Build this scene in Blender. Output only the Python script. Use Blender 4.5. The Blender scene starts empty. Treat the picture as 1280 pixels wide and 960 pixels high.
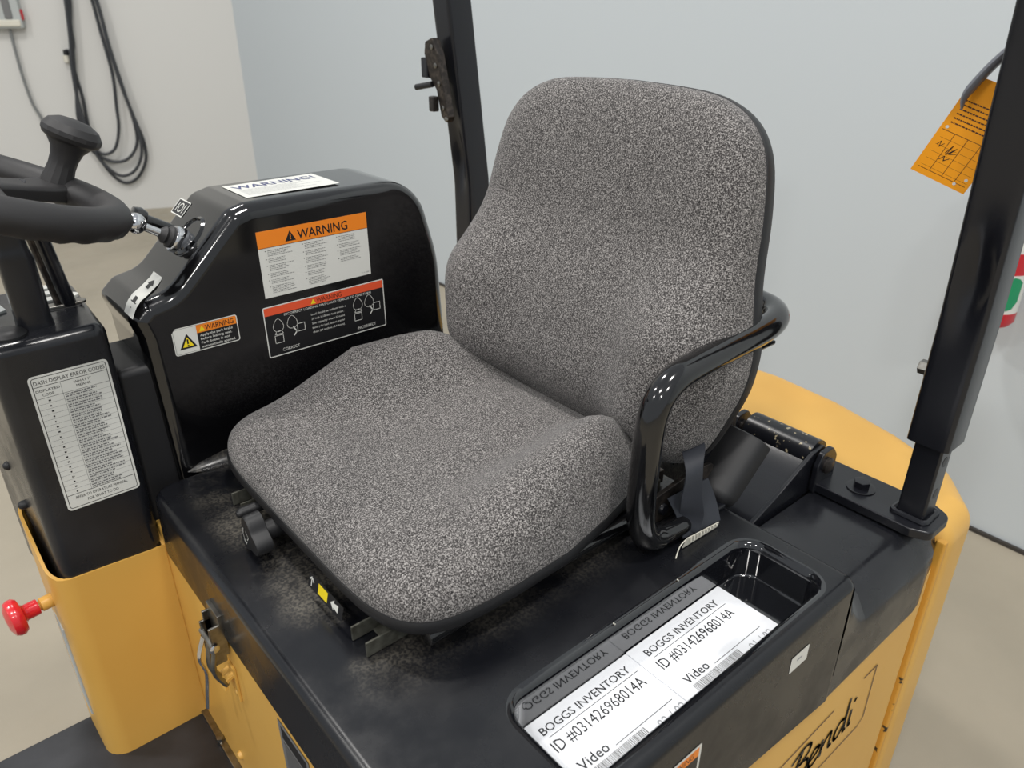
import bpy, bmesh, math, random
from mathutils import Vector, Matrix
random.seed(7)
S = bpy.context.scene
COL = S.collection
V = Vector

# ------------------------------------------------------------------ camera
cam_d = bpy.data.cameras.new('camera'); cam = bpy.data.objects.new('camera', cam_d); COL.objects.link(cam)
A, TH = math.radians(49.8), math.radians(27.0)
hd = V((-math.cos(A), -math.sin(A), 0)); rt = V((-math.sin(A), math.cos(A), 0))
fw = hd * math.cos(TH) - V((0, 0, math.sin(TH))); up = hd * math.sin(TH) + V((0, 0, math.cos(TH)))
cam.matrix_world = Matrix(((rt.x, up.x, -fw.x, 0), (rt.y, up.y, -fw.y, 0), (rt.z, up.z, -fw.z, 1.55), (0, 0, 0, 1)))
cam_d.sensor_width = 36; cam_d.lens = 961 / 1280 * 36; cam_d.clip_start = .02
cam_d.dof.use_dof = True; cam_d.dof.focus_distance = 1.12; cam_d.dof.aperture_fstop = 6.5
S.camera = cam

# ------------------------------------------------------------------ world, lights, exposure
W = bpy.data.worlds.new('world'); S.world = W; W.use_nodes = True
W.node_tree.nodes['Background'].inputs[0].default_value = (.90, .95, 1.0, 1)
W.node_tree.nodes['Background'].inputs[1].default_value = .58
def area(name, loc, size, power, col=(1, 1, 1), shape='DISK', rot=(0, 0, 0)):
    l = bpy.data.lights.new(name, 'AREA'); l.shape = shape; l.size = size; l.energy = power; l.color = col
    o = bpy.data.objects.new(name, l); o.location = loc; o.rotation_euler = rot; COL.objects.link(o)
for i, (x, y) in enumerate([(-.4, -3.2), (2.6, -3.6), (-.6, .8), (2.6, .6), (5.4, -1.6), (0.6, 4.2), (3.8, 4.2)]):
    area('ceiling_lamp', (x, y, 5.6), .5, 92, (1, .97, .93))
S.view_settings.view_transform = 'Standard'; S.view_settings.look = 'None'
S.view_settings.exposure = 0.0; S.view_settings.gamma = 1

# ------------------------------------------------------------------ materials
def lin(c):
    return tuple(((x / 255) / 12.92 if x / 255 <= .04045 else ((x / 255 + .055) / 1.055) ** 2.4) for x in c) + (1,)
def mat(name, col, rough=.5, metal=0, spec=.5, coat=0, noise=None, bump=None, rnoise=None):
    m = bpy.data.materials.new(name); m.use_nodes = True; t = m.node_tree; b = t.nodes['Principled BSDF']
    c = lin(col); b.inputs['Base Color'].default_value = c; b.inputs['Roughness'].default_value = rough
    b.inputs['Metallic'].default_value = metal; b.inputs['Specular IOR Level'].default_value = spec
    b.inputs['Coat Weight'].default_value = coat; b.inputs['Coat Roughness'].default_value = .08
    tc = t.nodes.new('ShaderNodeTexCoord')
    def nz(scale, detail=4):
        n = t.nodes.new('ShaderNodeTexNoise'); n.inputs['Scale'].default_value = scale; n.inputs['Detail'].default_value = detail
        t.links.new(tc.outputs['Object'], n.inputs['Vector']); return n
    def ramp(src, p0, c0, p1, c1):
        r = t.nodes.new('ShaderNodeValToRGB'); e = r.color_ramp.elements
        e[0].position = p0; e[0].color = c0; e[1].position = p1; e[1].color = c1
        t.links.new(src, r.inputs[0]); return r
    if noise:      # (scale, other colour, lo, hi)
        n = nz(noise[0]); r = ramp(n.outputs['Fac'], noise[2], c, noise[3], lin(noise[1])); t.links.new(r.outputs[0], b.inputs['Base Color'])
    if rnoise:     # (scale, lo rough, hi rough)
        n = nz(rnoise[0]); r = t.nodes.new('ShaderNodeMapRange'); r.inputs[1].default_value = .35; r.inputs[2].default_value = .65
        r.inputs[3].default_value = rnoise[1]; r.inputs[4].default_value = rnoise[2]
        t.links.new(n.outputs['Fac'], r.inputs[0]); t.links.new(r.outputs[0], b.inputs['Roughness'])
    if bump:       # (scale, strength, distance)
        n = nz(bump[0]); k = t.nodes.new('ShaderNodeBump'); k.inputs['Strength'].default_value = bump[1]; k.inputs['Distance'].default_value = bump[2]
        t.links.new(n.outputs['Fac'], k.inputs['Height']); t.links.new(k.outputs[0], b.inputs['Normal'])
    return m
M = {}
M['plastic'] = mat('moulded black plastic', (24, 25, 29), .22, noise=(9, (36, 37, 41), .45, .75), rnoise=(14, .16, .34), bump=(60, .04, .002))
M['gloss'] = mat('glossy black paint', (10, 10, 12), .12, coat=.6)
M['satin'] = mat('satin black paint', (22, 23, 28), .27, bump=(220, .08, .001))
M['matte'] = mat('matte black plastic', (26, 26, 28), .5)
M['rubber'] = mat('steering wheel rubber', (40, 39, 40), .55, bump=(500, .15, .0005))
M['mat'] = mat('black floor mat', (30, 31, 34), .45, noise=(10, (44, 45, 49), .45, .7), bump=(30, .1, .004))
M['yellow'] = mat('yellow machine paint', (217, 170, 84), .38, noise=(3, (208, 159, 74), .4, .7), bump=(90, .05, .001))
M['yellowside'] = M['yellow']
def chip():
    m = mat('chipped yellow paint', (196, 140, 48), .45); t = m.node_tree; b = t.nodes['Principled BSDF']
    tc = t.nodes.new('ShaderNodeTexCoord'); n = t.nodes.new('ShaderNodeTexNoise'); n.inputs['Scale'].default_value = 45; n.inputs['Detail'].default_value = 5
    t.links.new(tc.outputs['Object'], n.inputs['Vector'])
    r = t.nodes.new('ShaderNodeValToRGB'); e = r.color_ramp.elements; e[0].position = .63; e[0].color = lin((206, 152, 60)); e[1].position = .66; e[1].color = lin((52, 44, 30))
    t.links.new(n.outputs['Fac'], r.inputs[0]); t.links.new(r.outputs[0], b.inputs['Base Color']); return m
M['yellowchip'] = chip()
M['chrome'] = mat('chrome', (210, 210, 212), .08, 1)
M['steel'] = mat('brushed steel', (150, 148, 142), .3, 1, noise=(60, (110, 106, 100), .4, .7))
M['oldsteel'] = mat('dusty zinc rail', (92, 92, 84), .6, .5, noise=(80, (60, 58, 50), .4, .7))
M['darksteel'] = mat('dark worn steel', (60, 56, 54), .4, .7, noise=(90, (96, 88, 82), .45, .7))
M['white'] = mat('sticker white', (214, 214, 208), .35)
M['paper'] = mat('white label paper', (236, 238, 242), .5)
M['ink'] = mat('black ink', (24, 24, 26), .4)
M['greyink'] = mat('grey ink', (112, 112, 112), .5)
M['faintink'] = mat('faint ink', (150, 152, 156), .5)
M['orange'] = mat('sticker orange', (236, 132, 32), .38)
M['redorange'] = mat('sticker red orange', (222, 84, 48), .38)
M['signyellow'] = mat('sticker yellow', (238, 212, 30), .4)
M['navy'] = mat('navy ink', (60, 66, 110), .4)
M['brown'] = mat('dark brown ink', (70, 30, 16), .4)
M['red'] = mat('red plastic', (206, 28, 38), .25, coat=.4)
M['tag'] = mat('orange card tag', (246, 160, 8), .6)
M['extred'] = mat('extinguisher red', (190, 34, 46), .3)
M['green'] = mat('green print', (22, 140, 92), .5)
M['webbing'] = mat('seat belt webbing', (40, 43, 50), .55, bump=(700, .3, .0005))
M['hook'] = mat('grey hook paint', (118, 120, 128), .35)
M['trayplastic'] = mat('smooth black tray plastic', (14, 15, 19), .07, coat=1)
M['cloth'] = mat('white belt label', (214, 210, 196), .7)
M['cable'] = mat('black cable', (52, 54, 58), .5)
M['greycable'] = mat('grey cable', (120, 122, 122), .5)
M['boxgrey'] = mat('electrical box grey', (176, 180, 178), .5)
M['floor'] = mat('concrete floor', (160, 151, 134), .6, noise=(2.2, (148, 140, 124), .35, .7), rnoise=(8, .45, .7), bump=(160, .12, .002))
M['wallA'] = mat('painted wall panel', (195, 202, 206), .55)
M['wallB'] = mat('painted block wall', (207, 206, 202), .6, bump=(6, .05, .01))
M['gap'] = mat('wall base joint', (54, 50, 46), .7)
# scuffed dusty plastic for hood top
def hood_mat():
    m = mat('dusty black hood plastic', (17, 18, 22), .25); t = m.node_tree; b = t.nodes['Principled BSDF']
    tc = t.nodes.new('ShaderNodeTexCoord')
    n1 = t.nodes.new('ShaderNodeTexNoise'); n1.inputs['Scale'].default_value = 7; n1.inputs['Detail'].default_value = 7; n1.inputs['Roughness'].default_value = .6
    n2 = t.nodes.new('ShaderNodeTexNoise'); n2.inputs['Scale'].default_value = 260; n2.inputs['Detail'].default_value = 2
    sep = t.nodes.new('ShaderNodeSeparateXYZ'); t.links.new(tc.outputs['Object'], sep.inputs[0])
    for n in (n1, n2): t.links.new(tc.outputs['Object'], n.inputs['Vector'])
    # dust settles in the strip in front of and under the cushion (a stain with its own place on the hood)
    def mr(src, a, b_, c, d):
        r = t.nodes.new('ShaderNodeMapRange'); r.interpolation_type = 'SMOOTHSTEP'
        for i, v in enumerate((a, b_, c, d)): r.inputs[i + 1].default_value = v
        t.links.new(src, r.inputs[0]); return r.outputs[0]
    def mul(a, b_):
        k = t.nodes.new('ShaderNodeMath'); k.operation = 'MULTIPLY'
        t.links.new(a, k.inputs[0])
        if isinstance(b_, float): k.inputs[1].default_value = b_
        else: t.links.new(b_, k.inputs[1])
        return k.outputs[0]
    dx = mr(sep.outputs['X'], -.225, -.27, 0, 1); dy = mr(sep.outputs['Y'], -.50, -.62, 0, 1)
    dn = mr(n1.outputs['Fac'], .40, .66, 0, 1)
    dust = mul(mul(dx, dy), dn); sp = mr(n2.outputs['Fac'], .4, .62, .25, 1); dust = mul(mul(dust, sp), .5)
    mx = t.nodes.new('ShaderNodeMix'); mx.data_type = 'RGBA'; t.links.new(dust, mx.inputs[0])
    mx.inputs[6].default_value = lin((17, 18, 22)); mx.inputs[7].default_value = lin((128, 122, 110)); t.links.new(mx.outputs[2], b.inputs['Base Color'])
    t.links.new(mr(n1.outputs['Fac'], .3, .7, .16, .42), b.inputs['Roughness'])
    bp = t.nodes.new('ShaderNodeBump'); bp.inputs['Strength'].default_value = .05; bp.inputs['Distance'].default_value = .004
    t.links.new(n1.outputs['Fac'], bp.inputs['Height']); t.links.new(bp.outputs[0], b.inputs['Normal'])
    return m
M['hood'] = hood_mat()
def fabric_mat():
    m = mat('grey tweed seat fabric', (110, 105, 102), .95, spec=.15); t = m.node_tree; b = t.nodes['Principled BSDF']
    tc = t.nodes.new('ShaderNodeTexCoord')
    n = t.nodes.new('ShaderNodeTexNoise'); n.inputs['Scale'].default_value = 560; n.inputs['Detail'].default_value = 2; n.inputs['Roughness'].default_value = .7
    t.links.new(tc.outputs['Object'], n.inputs['Vector'])
    r = t.nodes.new('ShaderNodeValToRGB'); e = r.color_ramp.elements
    e[0].position = .38; e[0].color = lin((38, 36, 36)); e[1].position = .64; e[1].color = lin((166, 162, 159))
    k = e.new(.51); k.color = lin((90, 87, 86))
    t.links.new(n.outputs['Fac'], r.inputs[0]); t.links.new(r.outputs[0], b.inputs['Base Color'])
    bp = t.nodes.new('ShaderNodeBump'); bp.inputs['Strength'].default_value = .5; bp.inputs['Distance'].default_value = .0012
    t.links.new(n.outputs['Fac'], bp.inputs['Height']); t.links.new(bp.outputs[0], b.inputs['Normal'])
    b.inputs['Sheen Weight'].default_value = .15
    return m
M['fabric'] = fabric_mat()
def chipped():
    m = mat('scratched black paint', (20, 21, 26), .3); t = m.node_tree; b = t.nodes['Principled BSDF']
    tc = t.nodes.new('ShaderNodeTexCoord'); n = t.nodes.new('ShaderNodeTexNoise'); n.inputs['Scale'].default_value = 95; n.inputs['Detail'].default_value = 6
    t.links.new(tc.outputs['Object'], n.inputs['Vector'])
    r = t.nodes.new('ShaderNodeValToRGB'); e = r.color_ramp.elements; e[0].position = .62; e[0].color = lin((20, 21, 26)); e[1].position = .66; e[1].color = lin((168, 156, 128))
    t.links.new(n.outputs['Fac'], r.inputs[0]); t.links.new(r.outputs[0], b.inputs['Base Color'])
    return m
M['chipped'] = chipped()

# ------------------------------------------------------------------ mesh builder
class MB:
    def __init__(s): s.v = []; s.f = []; s.m = []; s.mats = []
    def mi(s, m):
        m = M[m] if isinstance(m, str) else m
        if m not in s.mats: s.mats.append(m)
        return s.mats.index(m)
    def add(s, vs, fs, m):
        o = len(s.v); k = s.mi(m); s.v += [tuple(v) for v in vs]
        for f in fs: s.f.append(tuple(i + o for i in f)); s.m.append(k)
    def loft(s, rings, m, cap0=True, cap1=True, close=True):
        n = len(rings[0]); vs = [p for r in rings for p in r]; fs = []
        for i in range(len(rings) - 1):
            for j in range(n if close else n - 1):
                a = i * n + j; b = i * n + (j + 1) % n; fs.append((a, b, b + n, a + n))
        if cap0: fs.append(tuple(range(n))[::-1])
        if cap1: fs.append(tuple((len(rings) - 1) * n + j for j in range(n)))
        s.add(vs, fs, m)
    def box(s, x0, x1, y0, y1, z0, z1, m, f=.002):
        f = min(f, (x1 - x0) * .45, (y1 - y0) * .45, (z1 - z0) * .45)
        s.prism([(x0, y0), (x1, y0), (x1, y1), (x0, y1)], max(f, .0003), z0, z1, f, f, m, seg=2)
    def prism(s, pts, r, h0, h1, f0, f1, m, seg=4, fn=None, n=4):
        fn = fn or (lambda a, b, h: (a, b, h)); rings = []
        for k in range(seg + 1):
            t = math.pi / 2 * k / seg; rings.append((f0 * (1 - math.sin(t)), h0 + f0 * (1 - math.cos(t))))
        for k in range(seg + 1):
            t = math.pi / 2 * k / seg; rings.append((f1 * (1 - math.cos(t)), h1 - f1 * (1 - math.sin(t))))
        s.loft([[fn(a, b, h) for a, b in rp(pts, r, d, n)] for d, h in rings], m)
    def tube(s, path, r, m, seg=14, cap=True, flat=1.0):
        path = [V(p) for p in path]; rs = r if isinstance(r, (list, tuple)) else [r] * len(path)
        rings = []; prev = None
        for i, p in enumerate(path):
            d = (path[min(i + 1, len(path) - 1)] - path[max(i - 1, 0)]).normalized()
            if prev is None:
                a = V((0, 0, 1)) if abs(d.z) < .9 else V((1, 0, 0)); u = d.cross(a).normalized()
            else: u = (prev - d * prev.dot(d)).normalized()
            prev = u; w = d.cross(u)
            rings.append([p + u * math.cos(2 * math.pi * k / seg) * rs[i] + w * math.sin(2 * math.pi * k / seg) * rs[i] * flat for k in range(seg)])
        s.loft(rings, m, cap, cap)
    def revolve(s, prof, o, ax, m, seg=24):
        ax = V(ax).normalized(); a = V((0, 0, 1)) if abs(ax.z) < .9 else V((1, 0, 0)); u = ax.cross(a).normalized(); w = ax.cross(u); o = V(o)
        s.loft([[o + ax * h + (u * math.cos(2 * math.pi * k / seg) + w * math.sin(2 * math.pi * k / seg)) * max(r, .00005) for k in range(seg)] for r, h in prof], m)
    def build(s, name, parent=None, smooth=True, wn=True, angle=40):
        me = bpy.data.meshes.new(name); me.from_pydata(s.v, [], s.f); me.update()
        for mt in s.mats: me.materials.append(mt)
        me.polygons.foreach_set('material_index', s.m)
        bm = bmesh.new(); bm.from_mesh(me); bmesh.ops.recalc_face_normals(bm, faces=bm.faces) if smooth else None
        bm.to_mesh(me); bm.free()
        if smooth:
            me.polygons.foreach_set('use_smooth', [True] * len(me.polygons)); me.set_sharp_from_angle(angle=math.radians(angle))
        o = bpy.data.objects.new(name, me); COL.objects.link(o)
        if parent is not None: o.parent = parent
        if smooth and wn:
            w = o.modifiers.new('wn', 'WEIGHTED_NORMAL'); w.keep_sharp = True
        return o
def rp(pts, r, d=0, n=4):
    """rounded polygon, inset by d; constant vertex count"""
    N = len(pts); P = [V((a, b)) for a, b in pts]; area2 = sum(P[i].x * P[(i + 1) % N].y - P[(i + 1) % N].x * P[i].y for i in range(N)); sg = 1 if area2 > 0 else -1
    rr = r if isinstance(r, (list, tuple)) else [r] * N; out = []
    for i in range(N):
        a, b, c = P[i - 1], P[i], P[(i + 1) % N]; e1 = (b - a).normalized(); e2 = (c - b).normalized()
        n1 = V((-e1.y, e1.x)) * sg; n2 = V((-e2.y, e2.x)) * sg; cr = (e1.x * e2.y - e1.y * e2.x) * sg
        k = (1 + n1.dot(n2)); q = b + (n1 + n2) * (d / k)
        rad = max(rr[i] - d, .0004) if cr > 0 else rr[i] + d
        ang = math.acos(max(-1, min(1, e1.dot(e2)))); tl = rad * math.tan(ang / 2)
        if ang < .01: out += [(q.x, q.y)] * (n + 1); continue
        s0 = q - e1 * tl; cn = s0 + (n1 if cr > 0 else -n1) * rad; st = s0 - cn
        for j in range(n + 1):
            t = ang * j / n * (1 if (cr * sg) > 0 else -1); out.append((cn.x + st.x * math.cos(t) - st.y * math.sin(t), cn.y + st.x * math.sin(t) + st.y * math.cos(t)))
    return out
def bez(pts, n=8):
    """Catmull-Rom through points"""
    P = [V(p) for p in pts]; P = [P[0] * 2 - P[1]] + P + [P[-1] * 2 - P[-2]]; out = []
    for i in range(1, len(P) - 2):
        for k in range(n):
            t = k / n; a, b, c, d = P[i - 1:i + 3]
            out.append(.5 * ((2 * b) + (c - a) * t + (2 * a - 5 * b + 4 * c - d) * t * t + (3 * b - a - 3 * c + d) * t ** 3))
    out.append(P[-2]); return out
def tag(o, label=None, cat=None, group=None, kind=None):
    for k, v in (('label', label), ('category', cat), ('group', group), ('kind', kind)):
        if v: o[k] = v
    return o
def empty(name, loc=(0, 0, 0)):
    o = bpy.data.objects.new(name, None); o.location = loc; o.empty_display_size = .05; COL.objects.link(o); return o

# ------------------------------------------------------------------ printing helpers
_ref = {}
def text2d(s, shear=0, bold=0):
    key = (s, shear, bold)
    if key in _ref: return _ref[key]
    c = bpy.data.curves.new('t', 'FONT'); c.body = s; c.size = 1; c.shear = shear; c.offset = bold; c.resolution_u = 2
    o = bpy.data.objects.new('t', c); COL.objects.link(o); dg = bpy.context.evaluated_depsgraph_get(); dg.update()
    me = o.evaluated_get(dg).to_mesh()
    v = [(p.co.x, p.co.y) for p in me.vertices]; f = [tuple(q.vertices) for q in me.polygons]
    o.evaluated_get(dg).to_mesh_clear(); bpy.data.objects.remove(o); bpy.data.curves.remove(c)
    _ref[key] = (v, f); return v, f
class Decal(MB):
    """flat printed piece: u to the right, v downwards, both in metres from the top-left corner"""
    def __init__(s, o, u, v, n, warp=None): super().__init__(); s.o = V(o); s.u = V(u).normalized(); s.vv = V(v).normalized(); s.n = V(n).normalized(); s.warp = warp
    def P(s, a, b, lv=0):
        if s.warp: return s.warp(a, b, lv)
        return s.o + s.u * a + s.vv * b + s.n * (.0004 + lv * .00012)
    def poly(s, pts, m, lv=0): s.add([s.P(a, b, lv) for a, b in pts], [tuple(range(len(pts)))], m)
    def rect(s, a0, b0, a1, b1, m, lv=0): s.poly([(a0, b0), (a0, b1), (a1, b1), (a1, b0)], m, lv)
    def rrect(s, a0, b0, a1, b1, r, m, lv=0): s.poly(rp([(a0, b0), (a0, b1), (a1, b1), (a1, b0)], r), m, lv)
    def frame(s, a0, b0, a1, b1, w, m, lv=0):
        s.rect(a0, b0, a1, b0 + w, m, lv); s.rect(a0, b1 - w, a1, b1, m, lv); s.rect(a0, b0, a0 + w, b1, m, lv); s.rect(a1 - w, b0, a1, b1, m, lv)
    def rframe(s, a0, b0, a1, b1, r, w, m, lv=0):
        o = rp([(a0, b0), (a0, b1), (a1, b1), (a1, b0)], r); i = rp([(a0, b0), (a0, b1), (a1, b1), (a1, b0)], r, w); n = len(o)
        s.add([s.P(a, b, lv) for a, b in o + i], [(j, (j + 1) % n, n + (j + 1) % n, n + j) for j in range(n)], m)
    def line(s, pts, w, m, lv=0):
        for (a0, b0), (a1, b1) in zip(pts, pts[1:]):
            d = V((a1 - a0, b1 - b0)); L = d.length
            if L < 1e-9: continue
            q = V((-d.y, d.x)) / L * w / 2; e = d / L * w * .3
            s.poly([(a0 - e.x + q.x, b0 - e.y + q.y), (a1 + e.x + q.x, b1 + e.y + q.y), (a1 + e.x - q.x, b1 + e.y - q.y), (a0 - e.x - q.x, b0 - e.y - q.y)], m, lv)
    def text(s, t, a, b, w, h, m, lv=2, shear=0, bold=0, c=False):
        """baseline starts at (a, b); width w (None = natural), cap height h"""
        v, f = text2d(t, shear, bold)
        if not v: return
        x0 = min(p[0] for p in v); x1 = max(p[0] for p in v); cap = .70
        sx = (w / (x1 - x0)) if w else h / cap
        off = -(x1 - x0) * sx / 2 if c else 0
        s.add([s.P(a + off + (x - x0) * sx, b - y * h / cap, lv) for x, y in v], f, m)
    def blur_lines(s, a0, b0, a1, n, dy, h, m, lv=2, gaps=True, seed=1):
        rnd = random.Random(seed)
        for i in range(n):
            a = a0; end = a0 + (a1 - a0) * rnd.uniform(.62, 1) if gaps else a1
            while a < end:
                w = rnd.uniform(.0012, .005); s.rect(a, b0 + i * dy, min(a + w, end), b0 + i * dy + h, m, lv); a += w + .0009
    def tri(s, a, b, h, fill, ink, lv=2):
        w = h * 1.1
        s.poly([(a, b), (a + w, b), (a + w / 2, b - h)], ink, lv); k = .12 * h
        s.poly([(a + k * 1.7, b - k), (a + w - k * 1.7, b - k), (a + w / 2, b - h + k * 2)], fill, lv + 1)
        s.rect(a + w / 2 - h * .05, b - h * .62, a + w / 2 + h * .05, b - h * .3, ink, lv + 2); s.rect(a + w / 2 - h * .05, b - h * .24, a + w / 2 + h * .05, b - h * .15, ink, lv + 2)
    def done(s, name, parent=None): return s.build(name, parent, smooth=False)

# ================================================================== THE SETTING
b = MB(); b.box(-4, 9, -8.5, 8, -.1, 0, 'floor'); tag(b.build('floor'), kind='structure')
# rear wall: smooth panel wall behind the forklift
def wallbox(p, q, th, z0, z1, m, name, out):
    p = V(p); q = V(q); d = (q - p).normalized(); n = V((-d.y, d.x)) * out
    c = [p, q, q + n * th, p + n * th]; b = MB(); b.loft([[(v.x, v.y, z0) for v in c], [(v.x, v.y, z1) for v in c]], m); return tag(b.build(name), kind='structure')
CR = V((-2.53, -6.228))
wallbox(CR, (-2.27, 9), .12, 0, 4.6, 'wallA', 'wall_right', 1)
wallbox(CR, CR + V((.916, -.402)) * 6, .12, 0, 4.6, 'wallB', 'wall_left', -1)
b = MB(); p = CR + V((.002, 0)); q = V((-2.268, 9)); b.loft([[(p.x, p.y, 0.0), (q.x, q.y, 0.0), (q.x + .012, q.y, 0.0), (p.x + .012, p.y, 0.0)], [(p.x, p.y, .012), (q.x, q.y, .012), (q.x + .012, q.y, .012), (p.x + .012, p.y, .012)]], 'gap')
tag(b.build('baseboard_right'), kind='structure')

# ================================================================== THE FORKLIFT
F = empty('forklift', (-.7, -.8, 0))
tag(F, 'yellow and black electric forklift with grey fabric driver seat', 'forklift')
class FB: pass
def fk(mb, name, parent=None, **k):
    """part of the forklift: mesh in world coordinates, re-expressed under its parent"""
    o = mb.build(name, None, **k); par = parent or F; o.parent = par
    o.matrix_parent_inverse = Matrix.Translation(-F.location) if par == F else Matrix()
    if par == F: return o
    return o
def fkd(dc, name, parent): o = dc.build(name, None, smooth=False); o.parent = parent; o.matrix_parent_inverse = Matrix.Translation(-F.location) if parent == F else Matrix(); return o

# ---- chassis, body panels (yellow)
b = MB(); b.prism([(.45, -1.226), (.45, -.34), (-.22, -.34), (-.22, -1.226)], .03, .10, .365, .01, .01, 'yellow'); fk(b, 'chassis')
b = MB(); b.prism([(.44, -1.225), (.44, -.335), (-.203, -.335), (-.203, -1.225)], .01, .366, .39, .002, .004, 'mat'); fk(b, 'platform_mat')
for x, y in ((.25, -1.08), (-1.0, -.48), (-1.0, -1.12), (.25, -.48)):
    b = MB(); b.revolve([(.04, -.05), (.13, -.05), (.14, -.04), (.14, .04), (.13, .05), (.04, .05)], (x, y, .14), (0, 1, 0), 'matte', 32); fk(b, 'wheel')
# hood body: outer side + front panel
b = MB(); b.prism([(-.23, -1.24), (-.23, -.303), (-1.165, -.303), (-1.165, -1.24)], [.03, .034, .03, .03], .10, .72, .005, .005, 'yellow'); body = fk(b, 'battery_box')
b = MB(); b.prism([(-.207, -1.127), (-.207, -.303), (-.26, -.303), (-.26, -1.127)], [.002, .034, .01, .002], .10, .80, .003, .003, 'yellow'); fk(b, 'front_panel', body)
b = MB(); b.prism([(-.205, -1.26), (-.205, -1.128), (-.262, -1.128), (-.262, -1.26)], .01, .30, 1.06, .003, .012, 'matte'); fk(b, 'cowl_panel', body)
# counterweight (rear) with fat rounded top edge
cw = [(-1.172, -.300), (-1.285, -.304), (-1.375, -.375), (-1.43, -.50), (-1.47, -.65), (-1.485, -.80), (-1.47, -.95), (-1.43, -1.10), (-1.375, -1.225), (-1.285, -1.296), (-1.172, -1.30)]
b = MB(); f = .05; rings = [[(x, y, .08) for x, y in rp(cw, .04, 0)]]
for k in range(9):
    t = math.pi / 2 * k / 8; rings.append([(x, y, .735 + f * math.sin(t)) for x, y in rp(cw, .04, f * (1 - math.cos(t)))])
b.loft(rings, 'yellow'); cwt = fk(b, 'counterweight')
b = MB(); b.box(-1.22, -1.14, -1.27, -.33, .70, .784, 'yellow', .01); fk(b, 'rear_deck_panel')
b = MB(); b.box(-1.172, -1.158, -.315, -.2985, .10, .765, 'yellowchip', .004); fk(b, 'seam_rib', body)

# ---- hood cover (black moulded plastic) with storage tray hole
hp = [(-.205, -1.110), (-.205, -.300), (-.85, -.300), (-.85, -.655), (-1.0, -.655), (-1.0, -1.125)]
tp = [(-.368, -.445), (-.368, -.328), (-.805, -.328), (-.805, -.445)]
TR = [.028, .028, .024, .028]
HR = [.034, .034, .02, .02, .02, .02]
def zb(x, y): 
    return .765 if (x > -.225 and y < -.40) else (.765 - .107 * min(1, max(0, (-.225 - x) / .05)) if y > -.33 else .765)
b = MB(); rings = []; f = .014
for k in range(7):
    t = math.pi / 2 * k / 6; rings.append([(x, y, .87 - f * (1 - math.cos(t))) for x, y in rp(hp, HR, f * (1 - math.sin(t)), 6)])
lo = rp(hp, HR, -.002, 6); rings.append([(x, y, zb(x, y)) for x, y in lo]); rings.append([(x, y, zb(x, y)) for x, y in rp(hp, HR, .003, 6)])
b.loft(rings, 'hood', False, False)
# flat top with hole
ft = .012
outer = rp(hp, HR, f, 6); hole = rp(tp, TR, -ft, 6)
bm = bmesh.new(); es = []
for loop in (outer, hole):
    vs = [bm.verts.new((x, y, .87)) for x, y in loop]; es += [bm.edges.new((vs[i], vs[(i + 1) % len(vs)])) for i in range(len(vs))]
bmesh.ops.triangle_fill(bm, use_beauty=True, use_dissolve=False, edges=es)
bm.verts.index_update(); b.add([v.co[:] for v in bm.verts], [tuple(v.index for v in fc.verts) for fc in bm.faces], 'hood'); bm.free()
hood = fk(b, 'hood_cover')
# merge seams for smooth shading
bm = bmesh.new(); bm.from_mesh(hood.data); bmesh.ops.remove_doubles(bm, verts=bm.verts, dist=.0002); bmesh.ops.recalc_face_normals(bm, faces=bm.faces); bm.to_mesh(hood.data); bm.free()
hood.data.set_sharp_from_angle(angle=math.radians(40))
b = MB(); rings = []
for k in range(7):
    t = math.pi / 2 * k / 6; rings.append([(x, y, .87 - ft * (1 - math.cos(t))) for x, y in rp(tp, TR, -ft * (1 - math.sin(t)), 6)])
for k in range(5):
    t = math.pi / 2 * k / 4; g = .004; rings.append([(x, y, .815 + g * (1 - math.sin(t))) for x, y in rp(tp, TR, g * (1 - math.cos(t)), 6)])
b.loft(rings, 'trayplastic', False, True); fk(b, 'storage_tray', hood)
# rear deck (lower, with rounded outer shoulder)
b = MB(); prof = [(-.497, .70), (-.497, .797), (-.492, .803), (-.40, .803), (-.348, .802), (-.334, .797), (-.320, .784), (-.306, .757), (-.300, .740), (-.300, .658), (-.33, .658)]
rings = []
for k, (x, dy) in enumerate([(-.80, 0), (-1.10, 0), (-1.135, .004), (-1.155, .012), (-1.168, .03), (-1.172, .05)]):
    rings.append([(x, min(y, -.300 - dy) if y > -.36 else y, z - (0.0 if k < 4 else .004 * (k - 3))) for y, z in prof])
b.loft(rings, 'plastic', True, True); deck = fk(b, 'rear_cover')
b = MB()   # shoulder between tray housing and rear deck
rings = []
for k in range(9):
    t = math.pi / 2 * k / 8; cols = []
    for (y0, z0), (y1, z1) in zip([(-.49, .8695), (-.40, .8695), (-.318, .8695), (-.306, .865), (-.3005, .856), (-.2995, .80), (-.2995, .70)], [(-.49, .8035), (-.40, .8035), (-.344, .8025), (-.322, .788), (-.3055, .759), (-.2995, .742), (-.2995, .69)]):
        cols.append((-.840 - .075 * (1 - math.cos(t)), y0 + (y1 - y0) * (1 - math.cos(t)), z0 + (z1 - z0) * math.sin(t)))
    rings.append(cols)
b.loft(rings, 'plastic', False, False, close=False); fk(b, 'tray_shoulder', deck, wn=False)
# pocket below the hinge
b = MB(); b.box(-1.14, -.84, -.70, -.47, .75, .794, 'plastic', .004); fk(b, 'hinge_pocket', deck)

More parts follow.
